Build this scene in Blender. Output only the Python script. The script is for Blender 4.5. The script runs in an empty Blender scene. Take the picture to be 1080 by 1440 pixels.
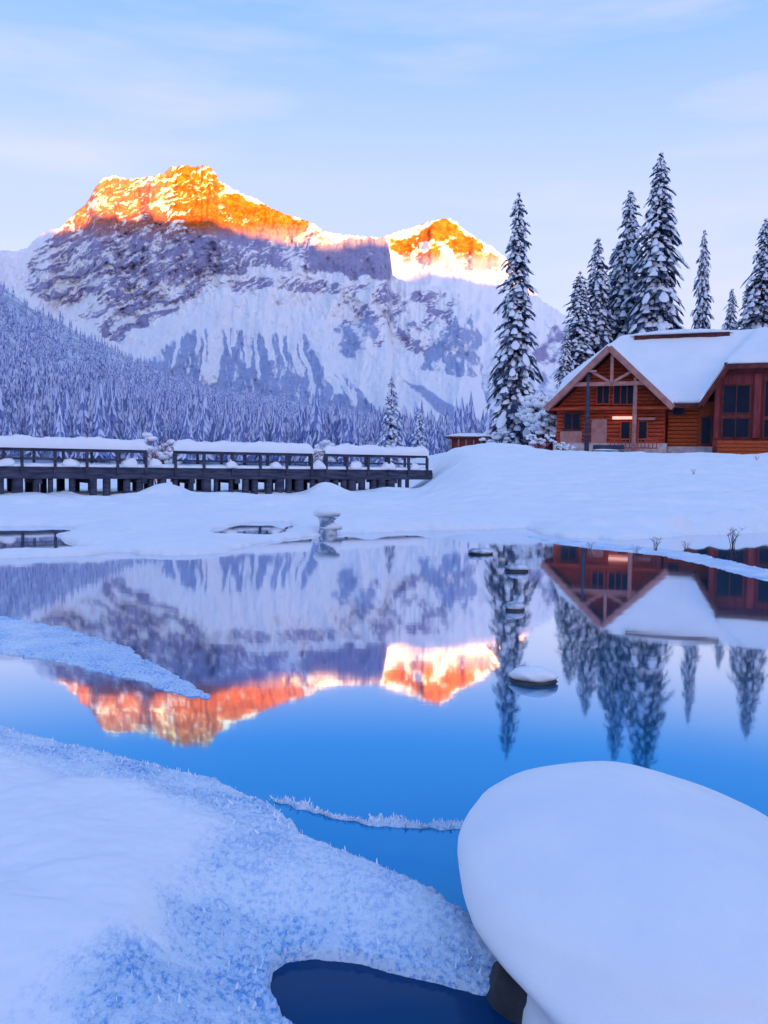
import bpy, math, random
import numpy as np
R = math.radians
SC = bpy.context.scene
COL = SC.collection

# ------------------------------------------------------------------ camera
CAM_H, F, PITCH, ROLL = 1.9, 1200.0, R(3.24), R(0.8)
fw = np.array([0, math.cos(PITCH), -math.sin(PITCH)])
u0 = np.array([0, math.sin(PITCH), math.cos(PITCH)])
r0 = np.array([1.0, 0, 0])
rt = r0 * math.cos(ROLL) + u0 * math.sin(ROLL)
up = u0 * math.cos(ROLL) - r0 * math.sin(ROLL)
cam = bpy.data.cameras.new('camera')
cam.sensor_fit = 'VERTICAL'; cam.sensor_height = 36; cam.lens = 36 * F / 1440
cam.clip_start = 0.05; cam.clip_end = 40000
cam_o = bpy.data.objects.new('camera', cam); COL.objects.link(cam_o)
from mathutils import Matrix, Vector
cam_o.matrix_world = Matrix(((rt[0], up[0], -fw[0], 0), (rt[1], up[1], -fw[1], 0), (rt[2], up[2], -fw[2], CAM_H), (0, 0, 0, 1)))
SC.camera = cam_o

# ------------------------------------------------------------------ world, sun, exposure
SUN_EL, SUN_AZ = R(2.6), R(25)          # low sun behind the viewer, to the right
SC.view_settings.view_transform = 'Standard'; SC.view_settings.look = 'None'
SC.view_settings.gamma = 1; SC.view_settings.exposure = 3.16
SC.render.engine = 'CYCLES'
SC.cycles.use_denoising = True
SC.cycles.max_bounces = 6; SC.cycles.diffuse_bounces = 3; SC.cycles.glossy_bounces = 3
SC.cycles.caustics_reflective = False; SC.cycles.caustics_refractive = False

W = bpy.data.worlds.new('World'); SC.world = W; W.use_nodes = True
nt = W.node_tree; N = nt.nodes; L = nt.links
bg = N['Background']
sky = N.new('ShaderNodeTexSky'); sky.sky_type = 'NISHITA'; sky.sun_disc = False
sky.sun_elevation = SUN_EL; sky.sun_rotation = math.pi - SUN_AZ; sky.altitude = 1300; sky.ozone_density = 2.0; sky.dust_density = 0
tc = N.new('ShaderNodeTexCoord'); sep = N.new('ShaderNodeSeparateXYZ'); L.new(tc.outputs['Generated'], sep.inputs[0])
ramp = N.new('ShaderNodeValToRGB'); L.new(sep.outputs['Z'], ramp.inputs[0])
el = ramp.color_ramp.elements
stops = [(0.0, (.70, .70, .95)), (.17, (.69, .74, 1.05)), (.30, (.62, .72, 1.08)), (.44, (.35, .58, 1.06)), (.62, (.125, .40, .96)), (1.0, (.085, .365, .94))]
el[0].position, el[0].color = stops[0][0], (*stops[0][1], 1)
el[1].position, el[1].color = stops[-1][0], (*stops[-1][1], 1)
for p, c in stops[1:-1]:
    e = el.new(p); e.color = (*c, 1)
# thin veils of cloud
mp = N.new('ShaderNodeMapping'); mp.inputs['Scale'].default_value = (1.6, 1.6, 9.0); L.new(tc.outputs['Generated'], mp.inputs[0])
cn = N.new('ShaderNodeTexNoise'); cn.inputs['Scale'].default_value = 1.5; cn.inputs['Detail'].default_value = 5; L.new(mp.outputs[0], cn.inputs['Vector'])
cr = N.new('ShaderNodeMapRange'); cr.inputs[1].default_value = .45; cr.inputs[2].default_value = .72; cr.inputs[4].default_value = .8; L.new(cn.outputs[0], cr.inputs[0])
cm = N.new('ShaderNodeMix'); cm.data_type = 'RGBA'; L.new(cr.outputs[0], cm.inputs[0]); L.new(ramp.outputs[0], cm.inputs[6]); cm.inputs[7].default_value = (.82, .80, 1.06, 1)
sc1 = N.new('ShaderNodeVectorMath'); sc1.operation = 'SCALE'; sc1.inputs[3].default_value = 1.95; 
# the afterglow round the setting sun, behind the viewer
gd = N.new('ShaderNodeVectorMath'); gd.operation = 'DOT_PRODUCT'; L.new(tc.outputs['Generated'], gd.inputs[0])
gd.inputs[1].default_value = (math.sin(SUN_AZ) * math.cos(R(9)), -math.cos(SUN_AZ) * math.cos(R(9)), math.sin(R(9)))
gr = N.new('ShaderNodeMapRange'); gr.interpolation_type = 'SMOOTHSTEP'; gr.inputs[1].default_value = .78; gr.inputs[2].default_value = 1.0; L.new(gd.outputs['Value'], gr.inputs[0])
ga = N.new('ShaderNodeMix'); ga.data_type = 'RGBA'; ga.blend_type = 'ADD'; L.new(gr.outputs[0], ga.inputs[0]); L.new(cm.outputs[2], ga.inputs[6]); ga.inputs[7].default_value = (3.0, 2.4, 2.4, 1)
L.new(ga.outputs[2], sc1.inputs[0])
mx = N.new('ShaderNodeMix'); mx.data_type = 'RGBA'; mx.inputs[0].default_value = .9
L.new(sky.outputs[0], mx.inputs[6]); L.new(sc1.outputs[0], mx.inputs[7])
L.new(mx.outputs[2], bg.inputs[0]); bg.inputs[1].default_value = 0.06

sl = bpy.data.lights.new('sun', 'SUN'); sl.energy = 3.2; sl.angle = R(0.5); sl.color = (1.0, .37, .045)
so = bpy.data.objects.new('sun', sl); COL.objects.link(so)
sdir = Vector((math.sin(SUN_AZ) * math.cos(SUN_EL), -math.cos(SUN_AZ) * math.cos(SUN_EL), math.sin(SUN_EL)))
so.rotation_euler = sdir.to_track_quat('Z', 'Y').to_euler()

# ------------------------------------------------------------------ helpers
def ray(px, py):
    px = np.asarray(px, float); py = np.asarray(py, float)
    return fw * F + rt * (px - 540)[..., None] + up * (720 - py)[..., None]
def ground(px, py, z=0.0):
    d = ray(px, py); k = (z - CAM_H) / d[..., 2]
    return d[..., :2] * k[..., None]
def at(px, py, Y):
    d = ray(px, py); k = Y / d[..., 1]
    p = d * k[..., None]; p[..., 2] += CAM_H
    return p
def project(P):
    Q = np.asarray(P, float) - np.array([0, 0, CAM_H]); dz = Q @ fw
    return 540 + F * (Q @ rt) / dz, 720 - F * (Q @ up) / dz
def azel(pts):
    d = ray([p[0] for p in pts], [p[1] for p in pts])
    return np.arctan2(d[:, 0], d[:, 1]), d[:, 2] / np.hypot(d[:, 0], d[:, 1])
def gpoly(pts, z=0.0):
    return ground([p[0] for p in pts], [p[1] for p in pts], z)
def ss(a, b, x):
    t = np.clip((x - a) / (b - a), 0, 1); return t * t * (3 - 2 * t)
def sdf(P, poly):
    """signed distance, positive inside"""
    P = np.asarray(P, float); poly = np.asarray(poly, float)
    x, y = P[..., 0], P[..., 1]
    dmin = np.full(x.shape, 1e18); ins = np.zeros(x.shape, bool)
    n = len(poly)
    for i in range(n):
        ax, ay = poly[i]; bx, by = poly[(i + 1) % n]
        ex, ey = bx - ax, by - ay
        t = np.clip(((x - ax) * ex + (y - ay) * ey) / (ex * ex + ey * ey + 1e-12), 0, 1)
        dmin = np.minimum(dmin, (x - ax - t * ex) ** 2 + (y - ay - t * ey) ** 2)
        if ay != by:
            c = ((ay > y) != (by > y)) & (x < ex * (y - ay) / ey + ax)
            ins ^= c
    return np.where(ins, 1, -1) * np.sqrt(dmin)
_perm = np.random.RandomState(7).permutation(256)
_perm = np.concatenate([_perm, _perm])
_ga = np.random.RandomState(3).rand(256) * 2 * math.pi
_gx, _gy = np.cos(_ga), np.sin(_ga)
def perlin(x, y, seed=0):
    x = np.asarray(x, float) + seed * 17.31; y = np.asarray(y, float) - seed * 9.77
    xi = np.floor(x).astype(int); yi = np.floor(y).astype(int)
    xf, yf = x - xi, y - yi
    u = xf ** 3 * (xf * (xf * 6 - 15) + 10); v = yf ** 3 * (yf * (yf * 6 - 15) + 10)
    def g(ix, iy, dx, dy):
        h = _perm[_perm[ix & 255] + (iy & 255)]
        return _gx[h] * dx + _gy[h] * dy
    a = g(xi, yi, xf, yf); b = g(xi + 1, yi, xf - 1, yf); c = g(xi, yi + 1, xf, yf - 1); d = g(xi + 1, yi + 1, xf - 1, yf - 1)
    return (a + u * (b - a)) * (1 - v) + (c + u * (d - c)) * v
def fbm(x, y, o=5, seed=0, gain=.5):
    s = 0; a = 1; f = 1
    for i in range(o):
        s = s + a * perlin(x * f, y * f, seed + i); a *= gain; f *= 2.03
    return s
def ridged(x, y, o=5, seed=0, gain=.5):
    s = 0; a = 1; f = 1; w = 1
    for i in range(o):
        n = 1 - np.abs(perlin(x * f, y * f, seed + i)) * 1.9
        n = n * n; s = s + a * n * w; w = np.clip(n * 1.3, 0, 1); a *= gain; f *= 2.05
    return s
def new_mesh(name, V, Fq, mats=(), smooth=True, mi=None):
    """faces: an (n,4) or (n,3) array, or a list of tuples"""
    me = bpy.data.meshes.new(name)
    V = np.asarray(V, np.float32)
    if isinstance(Fq, np.ndarray):
        k = Fq.shape[1]
        me.vertices.add(len(V)); me.vertices.foreach_set('co', V.ravel())
        me.loops.add(Fq.size); me.loops.foreach_set('vertex_index', Fq.astype(np.int32).ravel())
        me.polygons.add(len(Fq)); me.polygons.foreach_set('loop_start', np.arange(0, Fq.size, k, dtype=np.int32))
        me.update(calc_edges=True)
    else:
        me.from_pydata([tuple(map(float, v)) for v in V], [], [tuple(map(int, f)) for f in Fq])
    for m in mats: me.materials.append(m)
    if mi is not None: me.polygons.foreach_set('material_index', np.asarray(mi, np.int32))
    me.polygons.foreach_set('use_smooth', np.full(len(me.polygons), smooth))
    me.validate(); me.update()
    return me
def link(name, me, parent=None):
    o = bpy.data.objects.new(name, me); COL.objects.link(o)
    if parent is not None: o.parent = parent
    return o
def struct(name, me, kind='structure'):
    o = link(name, me); o['kind'] = kind; return o
def tag(o, label, cat, group=None):
    o['label'] = label; o['category'] = cat
    if group: o['group'] = group
    return o
def empty(name, loc, rz, label, cat, group=None):
    o = bpy.data.objects.new(name, None); COL.objects.link(o); o.location = loc; o.rotation_euler = (0, 0, rz)
    o.empty_display_size = .3
    return tag(o, label, cat, group)
def gridmesh(name, P, mats, smooth=True):
    n, m = P.shape[:2]
    i = np.arange(n * m).reshape(n, m)
    q = np.stack([i[:-1, :-1], i[:-1, 1:], i[1:, 1:], i[1:, :-1]], -1).reshape(-1, 4)
    return new_mesh(name, P.reshape(-1, 3), q, mats, smooth)
def attr(me, name, rgb):
    a = me.color_attributes.new(name, 'FLOAT_COLOR', 'POINT')
    v = np.ones((len(me.vertices), 4), np.float32); v[:, :3] = rgb.reshape(-1, 3)
    a.data.foreach_set('color', v.ravel())
class MB:
    """collects boxes, bars, tubes and polygons for ONE mesh"""
    def __init__(s): s.v = []; s.f = []; s.m = []; s.cur = 0
    def add(s, V, Fs):
        b = len(s.v); s.v += [tuple(map(float, v)) for v in V]
        s.f += [tuple(int(i) + b for i in f) for f in Fs]; s.m += [s.cur] * len(Fs)
    def box(s, x0, x1, y0, y1, z0, z1):
        s.add([(x0, y0, z0), (x1, y0, z0), (x1, y1, z0), (x0, y1, z0), (x0, y0, z1), (x1, y0, z1), (x1, y1, z1), (x0, y1, z1)],
              [(0, 3, 2, 1), (4, 5, 6, 7), (0, 1, 5, 4), (1, 2, 6, 5), (2, 3, 7, 6), (3, 0, 4, 7)])
    def bar(s, a, b, w, h, upv=(0, 0, 1)):
        a = Vector(a); b = Vector(b); d = (b - a).normalized(); u = Vector(upv)
        if abs(d.dot(u)) > .98: u = Vector((0, 1, 0))
        x = d.cross(u).normalized(); z = x.cross(d).normalized()
        V = []
        for p in (a, b):
            for sx, sz in ((-1, -1), (1, -1), (1, 1), (-1, 1)): V.append(p + x * sx * w / 2 + z * sz * h / 2)
        s.add(V, [(3, 2, 1, 0), (4, 5, 6, 7), (0, 1, 5, 4), (1, 2, 6, 5), (2, 3, 7, 6), (3, 0, 4, 7)])
    def tube(s, pts, rad, n=8, cap=True):
        pts = [Vector(p) for p in pts]
        if not hasattr(rad, '__len__'): rad = [rad] * len(pts)
        V = []; Fs = []
        for i, p in enumerate(pts):
            d = (pts[min(i + 1, len(pts) - 1)] - pts[max(i - 1, 0)]).normalized()
            u = Vector((0, 0, 1)) if abs(d.z) < .9 else Vector((1, 0, 0))
            x = d.cross(u).normalized(); z = x.cross(d)
            for k in range(n):
                t = 2 * math.pi * k / n
                V.append(p + (x * math.cos(t) + z * math.sin(t)) * rad[i])
        for i in range(len(pts) - 1):
            for k in range(n):
                a = i * n + k; b = i * n + (k + 1) % n
                Fs.append((a, b, b + n, a + n))
        if cap: Fs.append(tuple(range(n - 1, -1, -1))); Fs.append(tuple(range((len(pts) - 1) * n, len(pts) * n)))
        s.add(V, Fs)
    def blob(s, c, rx, ry, rz, seed=0, amp=.15, n=14, m=8, flat=None):
        V = []; Fs = []; rg = np.random.RandomState(seed); o = rg.rand(2) * 50
        for i in range(m + 1):
            ph = math.pi * i / m
            for k in range(n):
                th = 2 * math.pi * k / n
                dx, dy, dz = math.sin(ph) * math.cos(th), math.sin(ph) * math.sin(th), math.cos(ph)
                q = 1 + amp * float(fbm(np.array(dx * 1.3 + o[0] + dz), np.array(dy * 1.3 + o[1] - dz), 3))
                z = dz * rz * q
                if flat is not None and z < flat: z = flat
                V.append((c[0] + dx * rx * q, c[1] + dy * ry * q, c[2] + z))
        for i in range(m):
            for k in range(n):
                a = i * n + k; b = i * n + (k + 1) % n
                Fs.append((a, a + n, b + n, b))
        s.add(V, Fs)
    def build(s, name, mats, parent=None, smooth=False):
        me = new_mesh(name, s.v, s.f, mats if isinstance(mats, (list, tuple)) else [mats], smooth, s.m)
        return link(name, me, parent)

# ------------------------------------------------------------------ materials
def mat(name):
    m = bpy.data.materials.new(name); m.use_nodes = True
    t = m.node_tree; return m, t, t.nodes, t.links, t.nodes['Principled BSDF']
def ramp_node(Nn, src, Ln, a, b, lo, hi):
    n = Nn.new('ShaderNodeMapRange'); n.interpolation_type = 'SMOOTHSTEP'
    for i, v in zip((1, 2, 3, 4), (a, b, lo, hi)): n.inputs[i].default_value = v
    Ln.new(src, n.inputs[0]); return n.outputs[0]
def noise_node(Nn, Ln, scale, detail=4, rough=.55, vec=None, stretch=None):
    n = Nn.new('ShaderNodeTexNoise'); n.inputs['Scale'].default_value = scale; n.inputs['Detail'].default_value = detail; n.inputs['Roughness'].default_value = rough
    if vec is None:
        vec = Nn.new('ShaderNodeTexCoord').outputs['Object']
    if stretch:
        mpn = Nn.new('ShaderNodeMapping'); mpn.inputs['Scale'].default_value = stretch; Ln.new(vec, mpn.inputs[0]); vec = mpn.outputs[0]
    Ln.new(vec, n.inputs['Vector']); return n.outputs[0]
def mixc(Nn, Ln, fac, a, b):
    n = Nn.new('ShaderNodeMix'); n.data_type = 'RGBA'
    for i, v in ((0, fac), (6, a), (7, b)):
        if isinstance(v, (int, float)): n.inputs[i].default_value = v
        elif isinstance(v, tuple): n.inputs[i].default_value = (*v, 1)
        else: Ln.new(v, n.inputs[i])
    return n.outputs[2]
def noisy(name, a, b, scale, rough=.7, bump=0, bdist=.02, stretch=None, spec=.3, lo=.35, hi=.65, bscale=None):
    m, t, Nn, Ln, P = mat(name)
    nz = noise_node(Nn, Ln, scale, stretch=stretch)
    Ln.new(mixc(Nn, Ln, ramp_node(Nn, nz, Ln, lo, hi, 0, 1), a, b), P.inputs['Base Color'])
    P.inputs['Roughness'].default_value = rough; P.inputs['Specular IOR Level'].default_value = spec
    if bump:
        bn = Nn.new('ShaderNodeBump'); bn.inputs['Strength'].default_value = bump; bn.inputs['Distance'].default_value = bdist
        Ln.new(noise_node(Nn, Ln, bscale or scale * 2, stretch=stretch), bn.inputs['Height']); Ln.new(bn.outputs[0], P.inputs['Normal'])
    return m
SNOW = (.86, .875, .92)
M = {}
M['snow'] = noisy('snow', (.84, .86, .92), (.88, .89, .93), 1.2, .75, .5, .02, spec=.15, bscale=9)
M['roof_snow'] = noisy('roof_snow', (.83, .85, .9), (.88, .88, .92), .5, .75, .35, .06, spec=.15, bscale=2.5)
M['tree_snow'] = noisy('tree_snow', (.80, .84, .93), (.87, .89, .95), 1.5, .8, .4, .05, spec=.1)
M['needles'] = noisy('needles', (.03, .045, .10), (.14, .17, .30), 1.3, .8, spec=.1)
M['frosted_needles'] = noisy('frosted_needles', (.08, .13, .36), (.34, .41, .72), 1.0, .85, spec=.1)
M['forest_frost'] = noisy('forest_frost', (.52, .60, .84), (.76, .80, .93), .6, .85, spec=.1)
M['forest_floor'] = noisy('forest_floor', (.30, .36, .50), (.62, .66, .78), .05, .9)
M['frosted_stone'] = noisy('frosted_stone', (.16, .26, .42), (.74, .78, .88), 4, .8, .4, .02)
M['bark'] = noisy('bark', (.03, .022, .03), (.075, .055, .05), 6, .9, .5, .03, stretch=(1, 1, .2))
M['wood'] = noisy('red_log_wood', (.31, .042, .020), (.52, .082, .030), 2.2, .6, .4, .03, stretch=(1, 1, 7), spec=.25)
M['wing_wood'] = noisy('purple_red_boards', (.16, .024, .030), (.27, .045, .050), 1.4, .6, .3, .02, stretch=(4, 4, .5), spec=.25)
M['wood_orange'] = noisy('orange_board_wood', (.32, .050, .014), (.44, .080, .018), 2.0, .6, .3, .02, stretch=(1, 1, 6), spec=.25)
M['wood_dark'] = noisy('dark_wood', (.075, .018, .02), (.15, .035, .03), 2.0, .7, .3, .02)
M['wood_pale'] = noisy('weathered_wood', (.34, .15, .14), (.46, .22, .20), 1.6, .7, .3, .02)
M['bridge_wood'] = noisy('bridge_wood', (.025, .03, .065), (.07, .075, .12), 2.5, .8, .4, .02, stretch=(.4, .4, 3))
M['stone'] = noisy('foundation_stone', (.42, .33, .36), (.58, .48, .50), 3, .85, .5, .05)
M['near_snow'] = noisy('near_snow', (.83, .855, .92), (.88, .89, .93), 2.5, .75, .35, .006, spec=.15, bscale=130)
M['rock'] = noisy('dark_rock', (.02, .022, .03), (.075, .07, .08), 3, .75, .8, .04, spec=.4)
M['twig'] = noisy('twig_bark', (.05, .03, .05), (.12, .07, .09), 5, .9)
M['red_twig'] = noisy('red_twig_bark', (.28, .07, .10), (.45, .16, .18), 5, .9)
def glass():
    m, t, Nn, Ln, P = mat('window_glass'); P.inputs['Base Color'].default_value = (.012, .02, .05, 1); P.inputs['Roughness'].default_value = .08
    P.inputs['Specular IOR Level'].default_value = .22
    nz = noise_node(Nn, Ln, .9); Ln.new(mixc(Nn, Ln, nz, (.006, .006, .014), (.02, .03, .05)), P.inputs['Base Color'])
    return m
M['glass'] = glass()
def lamp():
    m, t, Nn, Ln, P = mat('lamp_glow'); P.inputs['Base Color'].default_value = (1, .7, .55, 1)
    P.inputs['Emission Color'].default_value = (1, .42, .26, 1); P.inputs['Emission Strength'].default_value = .11
    return m
M['lamp'] = lamp()
def frost():
    """granular hoar frost near the eye: shade between the grains is painted as blue flecks (attribute 'frost')"""
    m, t, Nn, Ln, P = mat('frosted_snow')
    a = Nn.new('ShaderNodeVertexColor'); a.layer_name = 'frost'; sp = Nn.new('ShaderNodeSeparateColor'); Ln.new(a.outputs[0], sp.inputs[0])
    n1 = noise_node(Nn, Ln, 46, 4, .7, stretch=(1, .6, 1)); n2 = noise_node(Nn, Ln, 3.4, 4)
    ad = Nn.new('ShaderNodeMath'); ad.operation = 'MULTIPLY_ADD'; Ln.new(n2, ad.inputs[0]); ad.inputs[1].default_value = .42; Ln.new(n1, ad.inputs[2])
    k = ramp_node(Nn, ad.outputs[0], Ln, .66, .90, 0, 1)
    mu = Nn.new('ShaderNodeMath'); mu.operation = 'MULTIPLY'; Ln.new(k, mu.inputs[0]); Ln.new(sp.outputs[0], mu.inputs[1])
    Ln.new(mixc(Nn, Ln, mu.outputs[0], mixc(Nn, Ln, sp.outputs[0], (.86, .875, .93), (.58, .74, .93)), (.12, .34, .74)), P.inputs['Base Color'])  # blue flecks: shadows among the crystals, put into the colour
    P.inputs['Roughness'].default_value = .6; P.inputs['Specular IOR Level'].default_value = .25
    bn = Nn.new('ShaderNodeBump'); bn.inputs['Distance'].default_value = .02
    ml = Nn.new('ShaderNodeMath'); ml.operation = 'MULTIPLY_ADD'; Ln.new(sp.outputs[0], ml.inputs[0]); ml.inputs[1].default_value = .7; ml.inputs[2].default_value = .06
    Ln.new(ml.outputs[0], bn.inputs['Strength']); Ln.new(noise_node(Nn, Ln, 40, 4, .65), bn.inputs['Height']); Ln.new(bn.outputs[0], P.inputs['Normal'])
    return m
M['frost'] = frost()
def lake_mat(name, body, ior):
    m, t, Nn, Ln, P = mat(name); Nn.remove(P); out = Nn['Material Output']
    nz = noise_node(Nn, Ln, 1.2, 3, .5, stretch=(.5, 1.6, 1))
    bn = Nn.new('ShaderNodeBump'); bn.inputs['Strength'].default_value = .055; bn.inputs['Distance'].default_value = .01; Ln.new(nz, bn.inputs['Height'])
    d = Nn.new('ShaderNodeBsdfDiffuse'); d.inputs[0].default_value = (*body, 1)
    g = Nn.new('ShaderNodeBsdfGlossy'); g.inputs[0].default_value = (.42, .80, 1, 1); g.inputs['Roughness'].default_value = .035; Ln.new(bn.outputs[0], g.inputs['Normal'])
    if ior:
        f = Nn.new('ShaderNodeFresnel'); f.inputs[0].default_value = ior; fac = f.outputs[0]
        g.inputs[0].default_value = (.6, .8, 1, 1)
    else:                                             # strong mirror at grazing angles, clear blue water when looked down into
        f = Nn.new('ShaderNodeLayerWeight'); f.inputs['Blend'].default_value = .5; fc = f.outputs['Facing']
        fac = ramp_node(Nn, fc, Ln, .38, .95, .24, .94)
        Ln.new(mixc(Nn, Ln, ramp_node(Nn, fc, Ln, .675, .815, 0, 1), (.12, .50, 1.0), (.93, .95, 1.0)), g.inputs[0])
    ms = Nn.new('ShaderNodeMixShader'); Ln.new(fac, ms.inputs[0]); Ln.new(d.outputs[0], ms.inputs[1]); Ln.new(g.outputs[0], ms.inputs[2]); Ln.new(ms.outputs[0], out.inputs[0])
    return m
M['lake'] = lake_mat('lake_water', (.0, .165, .33), None)
def mountain_mat():
    m, t, Nn, Ln, P = mat('mountain_rock_and_snow')
    a = Nn.new('ShaderNodeVertexColor'); a.layer_name = 'cover'; sp = Nn.new('ShaderNodeSeparateColor'); Ln.new(a.outputs[0], sp.inputs[0])
    nb0 = noise_node(Nn, Ln, .016, 8, .78); nb1 = noise_node(Nn, Ln, .06, 5, .7)
    nbm = Nn.new('ShaderNodeMath'); nbm.operation = 'MULTIPLY_ADD'; Ln.new(nb1, nbm.inputs[0]); nbm.inputs[1].default_value = .6
    nbs = Nn.new('ShaderNodeMath'); nbs.operation = 'SUBTRACT'; Ln.new(nb0, nbs.inputs[0]); nbs.inputs[1].default_value = .3; Ln.new(nbs.outputs[0], nbm.inputs[2]); nb = nbm.outputs[0]
    def brk(src, w=.8):
        n = Nn.new('ShaderNodeMath'); n.operation = 'MULTIPLY_ADD'; Ln.new(nb, n.inputs[0]); n.inputs[1].default_value = w
        s2 = Nn.new('ShaderNodeMath'); s2.operation = 'SUBTRACT'; Ln.new(src, s2.inputs[0]); s2.inputs[1].default_value = w * .5; Ln.new(s2.outputs[0], n.inputs[2])
        return ramp_node(Nn, n.outputs[0], Ln, .34, .66, 0, 1)
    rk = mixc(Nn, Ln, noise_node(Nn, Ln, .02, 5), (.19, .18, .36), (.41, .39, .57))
    glow_rock = mixc(Nn, Ln, ramp_node(Nn, noise_node(Nn, Ln, .02, 6, .7, stretch=(1, 1, 2)), Ln, .36, .64, 0, 1), (.36, .07, .004), (.62, .18, .025))  # low sun's orange on the summits, painted into the rock colour
    rock = mixc(Nn, Ln, sp.outputs[2], rk, glow_rock)
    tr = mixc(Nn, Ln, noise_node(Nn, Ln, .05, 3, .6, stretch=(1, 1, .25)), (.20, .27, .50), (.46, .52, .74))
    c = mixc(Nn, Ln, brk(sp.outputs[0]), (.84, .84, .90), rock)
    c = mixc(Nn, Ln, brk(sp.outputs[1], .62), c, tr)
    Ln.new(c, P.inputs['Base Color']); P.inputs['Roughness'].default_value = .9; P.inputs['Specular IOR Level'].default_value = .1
    bn = Nn.new('ShaderNodeBump'); bn.inputs['Strength'].default_value = .6; bn.inputs['Distance'].default_value = 14; Ln.new(nb, bn.inputs['Height']); Ln.new(bn.outputs[0], P.inputs['Normal'])
    return m
M['mountain'] = mountain_mat()

# ------------------------------------------------------------------ far setting: mountains
def mountain(name, ridge, pxr, cols, rows, rprof, maskfn, amp, seed, back=2500):
    A, E = azel(ridge)
    a0, a1 = azel([(pxr[0], 450), (pxr[1], 450)])[0]
    az = np.linspace(a0, a1, cols); te = np.interp(az, A, E)
    te = te + .0022 * fbm(az * 260, az * 0 + seed, 4, seed)
    e = np.linspace(0, 1, rows)
    AZ, EE = np.meshgrid(az, e); TE = np.broadcast_to(te, AZ.shape)
    rr = np.interp(EE, rprof[0], rprof[1])
    z = CAM_H + TE * EE * rr
    # relief: radial push and pull, strongest on the upper faces; tied to height and azimuth so that it reads as cliffs, ribs and gullies
    wx = AZ * 4000
    px, py = project(np.stack([np.sin(AZ) * rr, np.cos(AZ) * rr, z], -1))
    cover, relief = maskfn(px, py, wx, z)
    rr2 = rr + relief * amp * ss(0, .12, EE) * (1 - .35 * ss(.93, 1, EE))
    z2 = CAM_H + (z - CAM_H) * (rr2 / rr)           # slide along the line of slope
    P = np.stack([np.sin(AZ) * rr2, np.cos(AZ) * rr2, z2], -1)
    nb = 24; bt = np.linspace(0, 1, nb + 1)[1:]
    rb = rr2[-1][None] + bt[:, None] * back
    zb = np.maximum(z2[-1][None] * (1 - bt[:, None]) ** 1.3 - 5, -5)
    PB = np.stack([np.sin(az)[None] * rb, np.cos(az)[None] * rb, zb], -1)
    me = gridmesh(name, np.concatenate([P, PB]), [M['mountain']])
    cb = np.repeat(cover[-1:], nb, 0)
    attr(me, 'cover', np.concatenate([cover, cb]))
    return struct(name, me)

def soft(px, py, poly, w):
    return ss(-w, w, sdf(np.stack([px, py], -1), poly))

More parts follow.
